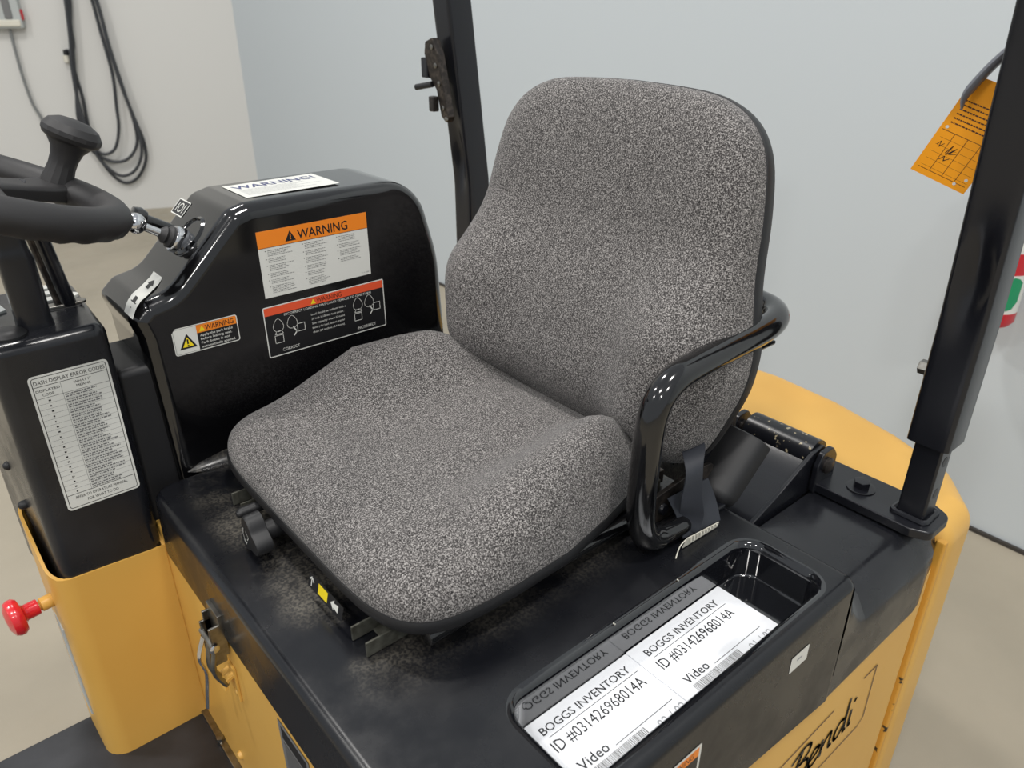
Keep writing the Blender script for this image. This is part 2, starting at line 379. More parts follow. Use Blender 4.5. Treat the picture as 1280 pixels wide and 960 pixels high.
# front latch on the hood front face
b = MB(); b.box(-.205, -.198, -.888, -.846, .735, .805, 'steel', .001); b.box(-.200, -.190, -.890, -.886, .74, .79, 'steel', .001); b.box(-.200, -.184, -.850, -.846, .725, .79, 'steel', .001); b.box(-.200, -.184, -.890, -.886, .725, .775, 'steel', .001)
b.revolve([(.004, 0), (.0045, .001), (.0045, .048), (.004, .049)], (-.186, -.892, .757), (0, 1, 0), 'steel', 14)
b.revolve([(.003, 0), (.006, .001), (.007, .003), (.004, .005)], (-.186, -.846, .757), (0, 1, 0), 'chrome', 14)
latch = fk(b, 'hood_latch')
b = MB(); b.tube(bez([(-.184, -.884, .752), (-.172, -.882, .720), (-.176, -.880, .69), (-.170, -.877, .655), (-.166, -.876, .632)], 5), .0055, 'chrome', 10, flat=.5); fk(b, 'latch_lever', latch)
b = MB(); b.tube(bez([(-.186, -.868, .752), (-.180, -.864, .715), (-.192, -.862, .68)], 5), .004, 'steel', 8); b.tube(bez([(-.186, -.848, .752), (-.180, -.848, .715), (-.192, -.850, .68)], 5), .004, 'steel', 8); fk(b, 'latch_bail', latch)
b = MB(); b.box(-.207, -.203, -.872, -.845, .640, .705, 'yellow', .001)
b.prism([(-.205, .695), (-.19, .690), (-.187, .672), (-.192, .672), (-.195, .686), (-.205, .689)], .001, -.870, -.847, .0005, .0005, 'yellow', fn=lambda a, c, h: (a, h, c)); fk(b, 'latch_keeper')
b = MB(); b.revolve([(.001, .006), (.006, .005), (.008, .0)], (-.207, -.855, .655), (1, 0, 0), 'yellow', 12); fk(b, 'rivet', latch)
b = MB(); b.revolve([(.008, .0), (.006, .005), (.001, .006)], (-.207, -.93, .44), (1, 0, 0), 'yellow', 12); fk(b, 'rivet', body)
d = Decal((-.2065, -.70, .742), (0, 1, 0), (0, 0, -1), (1, 0, 0)); d.rrect(0, 0, .085, .10, .003, 'greyink'); d.rect(.008, .008, .077, .03, 'ink', 1); d.blur_lines(.01, .036, .075, 8, .007, .002, 'ink', 2, seed=5); fkd(d, 'data_plate', F)
# strip of angle iron along floor joint
b = MB(); b.box(-.207, -.196, -1.12, -.35, .388, .396, 'steel', .001); fk(b, 'mat_edge_strip')
b = MB(); b.revolve([(.008, 0), (.007, .006), (.001, .007)], (-.20, -1.02, .396), (0, 0, 1), 'steel', 6); fk(b, 'mat_bolt')

# ---- operator console at the seat's far side
cp = [(-.262, .60), (-.247, 1.10), (-.238, 1.135), (-.262, 1.156), (-.302, 1.164), (-.405, 1.264), (-.432, 1.271), (-.735, 1.268), (-.775, 1.12), (-.800, .60)]
CRD = [.02, .03, .016, .02, .06, .03, .02, .085, .3, .02]
b = MB(); b.prism(cp, CRD, -1.287, -1.115, .018, .023, 'gloss', seg=6, n=8, fn=lambda a, c, h: (a + max(0, 1.15 - c) * .0, h, c)); console = fk(b, 'side_console', angle=55)
# foot fillet where console meets hood
b = MB(); rings = []
for x, r_ in ((-.268, .0005), (-.276, .008), (-.290, .016), (-.33, .024), (-.79, .025)):
    rings.append([(x, -1.116 + r_ * (1 - math.cos(t)), .8703 + r_ * (1 - math.sin(t))) for t in [math.pi / 2 * k / 6 for k in range(7)]])
b.loft(rings, 'hood', False, False, close=False); fk(b, 'console_foot', hood)
YF = -1.1148
def side(x, z): return dict(o=(x, YF, z), u=(-1, 0, 0), v=(0, 0, -1), n=(0, 1, 0))
# big warning sticker
d = Decal(**side(-.4365, 1.228)); w, h = .190, .106
d.rect(0, 0, w, h, 'white'); d.rect(0, 0, w, .0265, 'orange', 1); d.rect(0, .0262, w, .0268, 'ink', 2)
d.tri(.045, .0225, .0165, 'ink', 'ink', 2); d.rect(.0534, .0115, .0550, .0172, 'orange', 5); d.rect(.0534, .0185, .0550, .0201, 'orange', 5)
d.text('WARNING', .066, .0220, .088, .0145, 'ink', bold=.012)
for c, (a, n, b0) in enumerate([(.010, 27, .031), (.072, 27, .031), (.132, 20, .031)]):
    for i_, (q0, qn) in enumerate(((0, 4), (5, 3), (9, 4), (14, 3), (18, 3), (22, 5))):
        if q0 + qn <= n: d.blur_lines(a + .004, b0 + q0 * .0026, a + .045, qn, .0026, .0008, 'greyink', 2, seed=c * 9 + i_); d.rect(a, b0 + q0 * .0026, a + .0016, b0 + q0 * .0026 + .0010, 'ink', 2)
d.text('T-1150', .172, .102, .014, .0022, 'greyink'); fkd(d, 'warning_label', console)
# overturn sticker
d = Decal(**side(-.4285, 1.108)); w, h = .220, .0865
d.rrect(0, 0, w, h, .003, 'white'); d.rrect(.0018, .0018, w - .0018, h - .0018, .002, 'ink', 1); d.rect(.0018, .0018, w - .0018, .0150, 'redorange', 2)
d.tri(.082, .0130, .0082, 'signyellow', 'signyellow', 3); d.text('WARNING', .0925, .0125, .046, .0082, 'brown', 3)
d.text('INCORRECT LOADING MAY CAUSE VEHICLE TO OVERTURN', .034, .0205, .160, .0040, 'white', 3)
for i, tx in enumerate(['Load should be uniform with a', '24 inch (610mm) load center.', 'See capacity chart if rated', 'battery for load centers greater', 'than 24 inches (610mm).']):
    d.text(tx, .080, .0325 + i * .0078, None if i else .064, .0036, 'white', 3) if i == 0 else d.text(tx, .080, .0325 + i * .0078, .060, .0036, 'white', 3)
d.text('CORRECT', .024, .0800, .030, .0052, 'white', 3); d.text('INCORRECT', .163, .0800, .036, .0052, 'white', 3)
def truck(cx, cy, tilt):
    P = [(cx + .0085 * math.sin(t) * (1 - .35 * math.cos(t + math.pi) * -1), cy - .011 * math.cos(t)) for t in [2 * math.pi * k / 14 for k in range(15)]]
    d.line(P, .0007, 'white', 3)
    if not tilt:
        d.line([(cx - .007, cy + .015), (cx + .007, cy + .015), (cx + .004, cy + .010), (cx - .004, cy + .010), (cx - .007, cy + .015)], .0009, 'white', 3)
        d.line([(cx - .008, cy + .017), (cx + .006, cy + .017), (cx + .006, cy + .030), (cx - .008, cy + .030), (cx - .008, cy + .017)], .0009, 'white', 3)
    else:
        d.line([(cx + .001, cy + .009), (cx + .006, cy + .018), (cx + .001, cy + .024)], .0018, 'white', 3)
        d.line([(cx + .008, cy + .006), (cx + .021, cy + .006), (cx + .021, cy + .019), (cx + .008, cy + .019), (cx + .008, cy + .006)], .0009, 'white', 3)
truck(.022, .034, 0); truck(.046, .034, 1); truck(.167, .033, 0); truck(.189, .033, 1)
fkd(d, 'warning_label', console)
# small park brake sticker
d = Decal(**side(-.288, 1.1095)); w, h = .099, .043
d.poly(rp([(0, .0065), (.006, 0), (w, 0), (w, h), (0, h)], [.001, .001, .004, .004, .004]), 'white'); d.rframe(.0016, .0016, w - .0016, h - .0016, .003, .0004, 'ink', 1)
d.rect(.036, .0018, w - .002, .0145, 'orange', 2); d.rect(.036, .0145, w - .002, h - .002, 'ink', 2)
d.tri(.0075, .0345, .0235, 'signyellow', 'ink', 2); d.tri(.0395, .0128, .0085, 'signyellow', 'signyellow', 3); d.text('WARNING', .049, .0125, .044, .0082, 'brown', 3, bold=.01)
for i, tx in enumerate(['Apply the park brake', 'before leaving seat.', 'Park brake is not', 'automatically applied.']): d.text(tx, .040, .0205 + i * .0062, (.050, .048, .044, .052)[i], .0038, 'white', 3, bold=.01)
fkd(d, 'warning_label', console)
# warning plate on top of console
d = Decal((-.447, -1.2515, 1.2712), (-1, 0, 0), (0, 1, 0), (0, 0, 1)); q = [(0, 0), (.012, .096), (.146, .120), (.160, .004)]
d.poly([(0, .0), (.0, .098), (.158, .098), (.158, .0)], 'white'); d.text('WARNING!', .008, .036, .140, .022, 'navy', 2, bold=.02); d.blur_lines(.01, .045, .150, 7, .006, .0012, 'faintink', 2, seed=9)
fkd(d, 'warning_label', console)
# parking symbol on slope
sl = (V((-.405, 0, 1.264)) - V((-.302, 0, 1.164))).normalized(); sn = V((-sl.z, 0, sl.x)) * -1
if sn.z < 0: sn = -sn
d = Decal(V((-.372, -1.248, 1.2325)) + sn * .0004, (0, -1, 0), sl * 1.0, sn)
d = Decal(V((-.394, -1.247, 1.254)), (0, -1, 0), -sl, sn)
d.rrect(0, 0, .048, .028, .003, 'white'); d.rrect(.002, .002, .046, .026, .002, 'satin', 1)
cc = [(.024 + .0075 * math.cos(t), .014 + .0075 * math.sin(t)) for t in [2 * math.pi * k / 16 for k in range(17)]]; d.line(cc, .0022, 'white', 2)
d.rect(.010, .006, .012, .022, 'white', 2); d.rect(.036, .006, .038, .022, 'white', 2); fkd(d, 'parking_symbol', console)
# direction arrow strip following the moulding
path = [(-.308, 1.1700), (-.300, 1.1655), (-.288, 1.1625), (-.276, 1.1595), (-.262, 1.1575), (-.250, 1.1520), (-.240, 1.1420)]
path = [V((a, c, 0)) for a, c in path]; cum = [0]
for a, c in zip(path, path[1:]): cum.append(cum[-1] + (c - a).length)
def warp(a, bb, lv):
    t = max(0, min(cum[-1] - 1e-6, a)); i = max(j for j in range(len(cum)) if cum[j] <= t); i = min(i, len(path) - 2)
    k = (t - cum[i]) / (cum[i + 1] - cum[i]); p = path[i].lerp(path[i + 1], k); dd = (path[i + 1] - path[i]).normalized(); n = V((-dd.y, dd.x, 0)); n = n if n.y > 0 else -n
    p = p + n * (.0008 + lv * .0003); return V((p.x, -1.212 + bb + t * .9, p.y))
d = Decal((0, 0, 0), (1, 0, 0), (0, 1, 0), (0, 0, 1), warp)
N = 14
for i in range(N): d.rect(cum[-1] * i / N, 0, cum[-1] * (i + 1) / N, .040, 'white')
def arrow(c, sg):
    d.poly([(c - .008 * sg, .014), (c, .014), (c, .026), (c - .008 * sg, .026)], 'ink', 1); d.poly([(c, .008), (c + .010 * sg, .020), (c, .032)], 'ink', 1)
arrow(.020, -1); arrow(.056, 1); fkd(d, 'direction_strip', console)
# shift lever
lv = empty  # noqa
ax = V((.84, 0, .545)).normalized(); B0 = V((-.352, -1.2, 1.212))
b = MB(); b.revolve([(.033, -.002), (.034, .003), (.030, .006), (.026, .002), (.024, -.003)], V((-.362, -1.186, 1.2225)) - sn * .003, sn, 'gloss', 32)
b.revolve([(.020, -.004), (.021, .010), (.019, .014), (.015, .015)], B0, ax, 'chrome', 24); b.revolve([(.0165, .012), (.017, .018), (.012, .022), (.0135, .026), (.010, .030), (.006, .034)], B0, ax, 'rubber', 20); lever = fk(b, 'direction_lever')
b = MB(); b.tube([B0 + ax * .028, B0 + ax * .060], .0062, 'chrome', 14); fk(b, 'lever_shaft', lever)
b = MB(); c = B0 + ax * .069; b.revolve([(.0155 * math.sin(math.pi * k / 14), -.0155 * math.cos(math.pi * k / 14)) for k in range(15)], c, ax, 'chrome', 24); fk(b, 'lever_knob', lever)
b = MB(); B1 = V((-.352, -1.232, 1.222)); a2 = V((.84, -.05, .52)).normalized(); b.tube([B1, B1 + a2 * .045], .009, 'gloss', 12); b.revolve([(.001, -.012), (.013, -.010), (.016, 0), (.013, .010), (.001, .012)], B1 + a2 * .052, a2, 'gloss', 18); fk(b, 'auxiliary_lever')

# ---- dash pod and yellow tub in front of it
dp = [(-.205, -1.103), (-.062, -1.103), (-.040, -1.34), (-.215, -1.34)]
b = MB(); b.prism(dp, .018, .70, 1.146, .004, .016, 'plastic', seg=5, n=5); dash = fk(b, 'dash_pod')
tp_ = [(-.2075, -1.100), (-.045, -1.100), (-.040, -1.245), (-.2075, -1.245)]; TRD = [.002, .035, .03, .002]
b = MB(); lo = rp(tp_, TRD, 0, 6); 
def rimz(x, y): return .772 + max(0, -1.11 - y) * .62 + max(0, (-.10 - x)) * -.06
inn = rp(tp_, TRD, .0045, 6)
b.loft([[(x, y, .39) for x, y in lo], [(x, y, rimz(x, y)) for x, y in lo], [(x, y, rimz(x, y)) for x, y in inn], [(x, y, .60) for x, y in inn]], 'yellow', False, True); tub = fk(b, 'dash_tub')
for y, z in ((-1.20, .862), (-1.235, .915)):
    b = MB(); b.revolve([(.007, 0), (.007, .007), (.004, .011), (.0005, .012)], (-.055, y, z), (1, 0, 0), 'matte', 12); fk(b, 'bolt', dash)
# error code table
d = Decal((-.0985 + .003, -1.1028, 1.0975), (-1, 0, 0), (0, 0, -1), (0, 1, 0)); w, h = .099, .215
d.rrect(0, 0, w, h, .006, 'white'); d.rframe(.003, .003, w - .003, h - .003, .004, .0009, 'ink', 1)
d.text('DASH DISPLAY ERROR CODES', .0055, .0135, .088, .0058, 'ink'); d.rect(.003, .0160, w - .003, .0168, 'ink', 1)
d.text('DISPLAYED', .0055, .0245, .029, .0038, 'ink'); d.text('CODE', .012, .0310, .014, .0038, 'ink'); d.text('WHAT IT', .052, .0235, .022, .0036, 'ink'); d.text('MEANS', .054, .0295, .018, .0036, 'ink')
d.rect(.003, .0335, w - .003, .0340, 'ink', 1); d.rect(.036, .0168, .0364, .190, 'greyink', 1)
rows = 19
for i in range(rows):
    z0 = .0340 + i * .0082; d.rect(.003, z0 + .0082, w - .003, z0 + .0085, 'greyink', 1); d.blur_lines(.038, z0 + .0014, .088, 2, .0033, .0020, 'greyink', 2, seed=i + 40); d.blur_lines(.017, z0 + .0036, .020, 1, .003, .0022, 'ink', 2, seed=i)
d.rect(.003, .1898, w - .003, .1906, 'ink', 1); d.text('REFER TO OPERATORS MANUAL', .014, .1985, .070, .0044, 'ink'); d.text('FOR WHAT TO DO', .028, .2065, .042, .0044, 'ink'); fkd(d, 'error_code_label', dash)
# grille slots on dash top
for i, y in enumerate((-1.215, -1.245, -1.275, -1.305)):
    b = MB(); b.prism([(-.128, y - (.010 if i == 0 else .008)), (-.128, y + .008), (-.208 + i * .003, y + .008), (-.208 + i * .003, y - .010)], .008, 1.1465, 1.1500 + (.001 if i else 0), .0005, .001, 'steel' if i == 0 else 'white'); fk(b, 'indicator_bar', dash)
b = MB(); b.prism([(-.155, -1.32), (-.155, -1.20), (-.20, -1.20), (-.20, -1.32)], .006, 1.145, 1.1468, .0004, .0004, 'ink'); fk(b, 'indicator_slot', dash)
b = MB(); b.prism([(-.045, -1.33), (-.090, -1.23), (-.11, -1.24), (-.10, -1.33)], .004, 1.1455, 1.1495, .0005, .001, 'boxgrey'); fk(b, 'dash_plate', dash)
# column
def sq(c, w, d_, z, r=.3):
    return [(c[0] + a * w, c[1] + e * d_, z) for a, e in rp([(-.5, -.5), (.5, -.5), (.5, .5), (-.5, .5)], r, 0, 3)]
b = MB(); C0 = V((-.130, -1.160, 1.140)); C1 = V((-.128, -1.150, 1.335)); rings = []
for t, w in ((0, .046), (.04, .044), (.10, .042), (.52, .042), (.58, .036), (.64, .034), (.72, .034), (.73, .030), (1, .028)):
    c = C0.lerp(C1, t); rings.append(sq(c, w, w * .9, c.z))
b.loft(rings, 'satin'); col = fk(b, 'steering_column')
b = MB(); b.revolve([(.022, 0), (.022, .004), (.018, .008), (.010, .012)], (-.095, -1.14, 1.145), (0, 0, 1), 'matte', 24); fk(b, 'column_boot', col)
b = MB(); b.tube([(-.186, -1.215, 1.14), (-.160, -1.185, 1.33)], .010, 'satin', 12); fk(b, 'column_brace', col)
b = MB(); b.tube([(-.176, -1.225, 1.14), (-.150, -1.195, 1.33)], .007, 'darksteel', 10); fk(b, 'tilt_rod', col)
# steering wheel
WC = V((-.100, -1.128, 1.347)); WR = .159; wr = .023; tl = .386; sk = .039
wn = V((-math.sin(tl), math.sin(sk), math.cos(tl))).normalized(); e1 = V((math.cos(tl), 0, math.sin(tl))); e1 = (e1 - wn * e1.dot(wn)).normalized(); e2 = wn.cross(e1)
b = MB(); rings = []
NS = 96
for k in range(NS):
    t = 2 * math.pi * k / NS; rd = e1 * math.cos(t) + e2 * math.sin(t); rg = []
    for j in range(18):
        p = 2 * math.pi * j / 18; gr = wr * (1 - .13 * (abs(math.sin(t * 14)) ** .7) * (1 if math.sin(p) < -.2 else 0))
        rg.append(WC + rd * (WR + gr * math.cos(p)) + wn * (gr * .98 * math.sin(p)))
    rings.append(rg)
rings.append(rings[0]); b.loft(rings, 'rubber', False, False)
b.v and None; wheel = fk(b, 'steering_wheel', wn=False)
b = MB(); b.revolve([(.010, -.03), (.034, -.028), (.040, -.018), (.040, .0), (.034, .010), (.012, .014)], WC - wn * .010, wn, 'matte', 32); fk(b, 'wheel_hub', wheel)
kd = (V((-.238, -1.245, 1.30)) - WC); kd = (kd - wn * kd.dot(wn)).normalized()
for ang in (0, 2 * math.pi / 3, -2 * math.pi / 3):
    dr = kd * math.cos(ang) + wn.cross(kd) * math.sin(ang); sd = wn.cross(dr); b = MB(); rings = []
    for t, w, hh, dz in ((.02, .030, .013, -.004), (.07, .024, .011, -.004), (.11, .024, .011, -.003), (.150, .030, .014, .0)):
        c = WC + dr * t + wn * dz; rings.append([c + sd * a * w + wn * e * hh for a, e in rp([(-1, -1), (1, -1), (1, 1), (-1, 1)], .5, 0, 4)])
    b.loft(rings, 'rubber'); fk(b, 'wheel_spoke', wheel)
kb = WC + kd * (WR - .012) + wn * .012
b = MB(); b.revolve([(.021, -.006), (.019, .010), (.0175, .022), (.018, .034), (.021, .046), (.028, .056), (.035, .060), (.038, .065), (.038, .071), (.032, .080), (.020, .086), (.004, .088)], kb, wn + V((-.10, .05, 0)), 'rubber', 14); fk(b, 'spinner_knob', wheel, angle=25)

# red stop knob and side bits on tub
b = MB(); k0 = V((-.045, -1.155, .712)); kx = V((1, .12, -.02)).normalized()
b.revolve([(.011, .0), (.011, .018), (.007, .020), (.007, .026)], k0, kx, 'yellow', 16); b.revolve([(.007, .02), (.007, .032)], k0, kx, 'matte', 12)
ks = fk(b, 'stop_switch', tub)
b = MB(); b.revolve([(.012, .022), (.0125, .025), (.0125, .040), (.015, .043), (.025, .045), (.029, .050), (.029, .056), (.026, .062), (.016, .066), (.001, .067)], k0, kx, 'red', 28); ko = fk(b, 'stop_knob', tub); tag(ko, 'red mushroom stop knob')
b = MB(); b.box(-.046, -.041, -1.20, -1.14, .47, .66, 'boxgrey', .002); fk(b, 'side_plate', tub)

# ---- seat
b = MB(); b.box(-.80, -.33, -1.02, -.60, .885, .912, 'matte', .006); seat = fk(b, 'driver_seat'); tag(seat, 'grey tweed driver seat with black shell')
for y in (-.965, -.615):
    b = MB(); b.box(-.80, -.288, y - .018, y - .015, .871, .892, 'oldsteel', .001); b.box(-.80, -.288, y + .015, y + .018, .871, .892, 'oldsteel', .001); b.box(-.80, -.315, y - .015, y + .015, .871, .874, 'oldsteel', .001); b.box(-.82, -.345, y - .008, y + .008, .874, .897, 'darksteel', .002)
    fk(b, 'slide_rail', seat)
b = MB(); b.tube([(-.345, -.560, .895), (-.80, -.560, .895)], .012, 'gloss', 14); fk(b, 'frame_tube', seat)
# cushion outline (x, y)
def pad(outline_fn, top_fn, nth, svals, name, matn, parent, base=None):
    pts = [outline_fn(2 * math.pi * k / nth) for k in range(nth)]; cx = sum(p[0] for p in pts) / nth; cy = sum(p[1] for p in pts) / nth
    b = MB(); rings = []
    for s in svals:
        rings.append([top_fn(cx + (p[0] - cx) * s, cy + (p[1] - cy) * s, s, k) for k, p in enumerate(pts)])
    ctr = top_fn(cx, cy, 0, 0); o = len(rings) * nth
    vs = [v for r in rings for v in r] + [ctr]; fs = []
    for i in range(len(rings) - 1):
        for j in range(nth): a = i * nth + j; c = i * nth + (j + 1) % nth; fs.append((a, c, c + nth, a + nth))
    l = (len(rings) - 1) * nth
    for j in range(nth): fs.append((l + j, l + (j + 1) % nth, o))
    b.add(vs, fs, matn); return b, pts, (cx, cy)
def sup(t, a, c, n):
    ct, st = math.cos(t), math.sin(t); return a * abs(ct) ** (2 / n) * (1 if ct >= 0 else -1), c * abs(st) ** (2 / n) * (1 if st >= 0 else -1)
def cush_out(t, g=0):
    x, y = sup(t, .243 + g, .281 + g, 6.0)
    k = (x + .243) / .486       # 0 rear .. 1 front
    y *= .79 + .21 * ss(-.1, .6, k)
    return (-.543 + x, -.812 + y)
def ss(a, b_, x): t = max(0, min(1, (x - a) / (b_ - a))); return t * t * (3 - 2 * t)
def cush_top(x, y, s, k):
    kk = (x + .786) / .486; hw = .281 * (.79 + .21 * ss(-.1, .6, kk)); Y = abs(y + .812) / hw
    e = max(0, 1 - s ** 6) ** .45
    B = .084 * ss(-.38, -.57, x) * (1 - .38 * ss(-.66, -.78, x)) + .006
    H = .050 - .012 * ss(-.38, -.50, x) * (1 - ss(-.55, -.75, x)) * (1 - Y * Y * .5) + B * ss(.34, .90, Y) - .012 * ss(-.66, -.76, x)
    return (x, y, .930 + H * e * (1 + .18 * ss(.9, 1, Y) * 0))
sv = [1.0, .9995, .997, .99, .98, .965, .945, .92, .89, .85, .80, .74, .67, .6, .52, .44, .36, .28, .2, .12, .05]
b, pts, cc = pad(cush_out, cush_top, 120, sv, 'c', 'fabric', seat)
low = [[(cc[0] + (p[0] - cc[0]) * g, cc[1] + (p[1] - cc[1]) * g, z) for p in pts] for g, z in ((.985, .918), (.998, .926), (1.0, .935))]
b.loft(low, 'fabric', True, False); fk(b, 'seat_cushion', seat, wn=False, angle=60)
b = MB(); b.loft([[(cc[0] + (p[0] - cc[0]) * g, cc[1] + (p[1] - cc[1]) * g, z) for p in pts] for g, z in ((.93, .905), (.995, .908), (1.008, .914), (1.010, .922), (1.004, .927), (.98, .928))], 'matte'); fk(b, 'cushion_shell', seat)
# backrest
BO = V((-.806, -.787, .925)); bw = V((-.19, 0, .98)).normalized(); bn = V((.98, 0, .19)).normalized(); by = V((0, 1, 0))
HALF = [(0, .0), (0, .10), (.0, .165), (.008, .210), (.026, .242), (.055, .260), (.10, .276), (.15, .289), (.20, .289), (.245, .276), (.298, .264), (.368, .255), (.426, .243), (.458, .230), (.484, .208), (.502, .178), (.513, .140), (.518, .08), (.520, 0)]
hb = bez([V((y, w, 0)) for w, y in HALF], 4)
bo = [(p.x, p.y) for p in hb] + [(-p.x, p.y) for p in hb[-2:0:-1]]
nb = len(bo)
def back_out(t): return bo[int(round(t / (2 * math.pi) * nb)) % nb]
def back_pt(y, w, h): 
    wrap = 0
    return BO + bw * w + by * y + bn * h
def back_top(y, w, s, k):
    e = max(0, 1 - s ** 6) ** .45; Y = y / .26
    lum = ss(.34, .18, w) * ss(-.02, .06, w)
    h = .016 + .048 * e + e * (.022 * lum + (.010 + .046 * lum) * ss(.3, .88, abs(Y)) - .010 * (1 - min(1, Y * Y)) * ss(.1, .3, w))
    h += -.040 * e * ss(.09, .0, w)
    return back_pt(y, w, h)
b, pts, cc = pad(back_out, back_top, nb, sv, 'b', 'fabric', seat)
b.loft([[back_pt(cc[0] + (p[0] - cc[0]) * g, cc[1] + (p[1] - cc[1]) * g, h) for p in pts] for g, h in ((.97, -.012), (.995, -.004), (1.0, .008), (1.0, .016))], 'fabric', False, False); fk(b, 'backrest', seat, wn=False, angle=60)
b = MB(); b.loft([[back_pt(cc[0] + (p[0] - cc[0]) * g, cc[1] + (p[1] - cc[1]) * g, h) for p in pts] for g, h in ((.90, -.032), (.97, -.028), (1.000, -.012), (1.006, .0), (1.005, .006), (.99, .008))], 'matte'); fk(b, 'backrest_shell', seat)
# side bracket joining backrest and arm
b = MB(); b.prism([(-.925, .86), (-.845, .86), (-.850, 1.095), (-.915, 1.095)], .006, -.566, -.558, .001, .001, 'satin', fn=lambda a, c, h: (a, h, c)); b.box(-.915, -.80, -.566, -.512, 1.112, 1.118, 'gloss', .002); fk(b, 'arm_bracket', seat)
# hip restraint / armrest loop
ap = [(-.690, -.512, .892), (-.668, -.512, .904), (-.654, -.512, .930), (-.650, -.512, .97), (-.651, -.512, 1.03), (-.653, -.512, 1.07), (-.659, -.512, 1.098), (-.672, -.512, 1.118), (-.697, -.512, 1.131), (-.735, -.512, 1.136), (-.785, -.512, 1.139), (-.845, -.512, 1.142), (-.890, -.513, 1.146), (-.920, -.522, 1.149), (-.940, -.545, 1.150), (-.948, -.58, 1.150), (-.945, -.62, 1.150)]
b = MB(); b.tube(bez(ap, 6), .0188, 'gloss', 20); arm = fk(b, 'armrest_loop', seat)
b = MB(); b.tube(bez([(-.690, -.512, .892), (-.735, -.512, .887), (-.80, -.515, .887)], 6), .016, 'gloss', 16); b.box(-.84, -.69, -.56, -.505, .871, .880, 'satin', .003); b.prism([(-.84, .872), (-.70, .872), (-.69, .90), (-.72, .925), (-.80, .935), (-.85, .93)], .008, -.548, -.541, .001, .001, 'darksteel', fn=lambda a, c, h: (a, h, c)); 
for x, z in ((-.735, .90), (-.775, .905), (-.815, .91)): b.revolve([(.009, 0), (.008, .005), (.001, .006)], (x, -.541, z), (0, 1, 0), 'satin', 10)
fk(b, 'armrest_base', seat)
# adjusting knob at the seat front
b = MB(); kc = V((-.272, -.855, .900)); lob = []
for k in range(48):
    t = 2 * math.pi * k / 48; r = .026 + .006 * math.cos(3 * t + .9); lob.append((r * math.cos(t), r * math.sin(t)))
b.loft([[(kc.x + hx, kc.y + y * g, kc.z + z * g) for y, z in lob] for hx, g in ((-.012, .9), (-.011, 1), (.008, 1), (.011, .93), (.011, .85))], 'matte'); b.tube([(-.345, -.855, .900), (-.280, -.855, .900)], .014, 'matte', 16); kn = fk(b, 'weight_knob', seat); d = Decal((-.2605, -.855, .900), (0, 1, 0), (0, 0, -1), (1, 0, 0)); d.line([(-.010, -.012), (-.014, 0), (-.008, .014)], .0016, 'white', 1); d.line([(-.013, .009), (-.008, .014), (-.004, .008)], .0016, 'white', 1); d.line([(-.002, -.010), (.004, -.002), (-.002, .004)], .0014, 'white', 1); fkd(d, 'arrow_mark', kn)
b = MB(); b.tube([(-.345, -.915, .900), (-.276, -.915, .900), (-.270, -.915, .900)], [.008, .008, .004], 'matte', 12); fk(b, 'slide_handle', seat)
d = Decal((-.291, -.735, .9065), (0, 1, 0), (.25, 0, -1), (1, 0, .25)); d.rect(0, 0, .085, .020, 'ink'); d.rect(.025, .003, .048, .017, 'signyellow', 1); d.line([(.008, .016), (.008, .004), (.004, .008)], .002, 'white', 1); d.line([(.008, .004), (.013, .009)], .002, 'white', 1)
d.poly([(.056, .010), (.064, .003), (.064, .007), (.074, .005), (.074, .015), (.064, .013), (.064, .017)], 'white', 1); d.done; fkd(d, 'weight_scale', seat)

# ---- belt buckle boot
ba = V((-.72, 0, .69)).normalized(); bnr = V((.69, 0, .72)).normalized(); B0_ = V((-.852, -.543, .876))
def boot_ring(t, g, ins):
    out = []
    for k in range(13):
        u = math.pi * k / 12; out.append(B0_ + ba * t + V((0, 1, 0)) * ((.045 - ins) * g * math.cos(u)) + bnr * ((.034 - ins) * g * math.sin(u) ** .7))
    for k in range(1, 6):
        out.append(B0_ + ba * t + V((0, 1, 0)) * ((.045 - ins) * g * (-1 + 2 * k / 6)) - bnr * ((.012 - ins) * g))
    return out
b = MB(); b.loft([boot_ring(t, g, i_) for t, g, i_ in ((-.012, .55, 0), (-.010, .80, 0), (-.004, .94, 0), (.006, 1, 0), (.098, 1.04, 0), (.100, 1.03, .002), (.096, 1.02, .003), (.03, 1, .003))], 'matte'); boot = fk(b, 'buckle_boot', seat)
b = MB(); B1_ = V((-.845, -.592, .925)); ba2 = V((-.55, -.02, .83)).normalized(); bs = V((.83, 0, .55)).normalized()
def bk(t, ins):
    return [B1_ + ba2 * t + V((0, 1, 0)) * yy + bs * xx for xx, yy in rp([(-.022, -.010), (.022, -.010), (.022, .010), (-.022, .010)], .008, ins, 4)]
b.loft([bk(-.01, .004), bk(-.006, 0), bk(.088, 0), bk(.094, .002), bk(.093, .004), bk(.05, .005)], 'matte'); fk(b, 'buckle', seat)
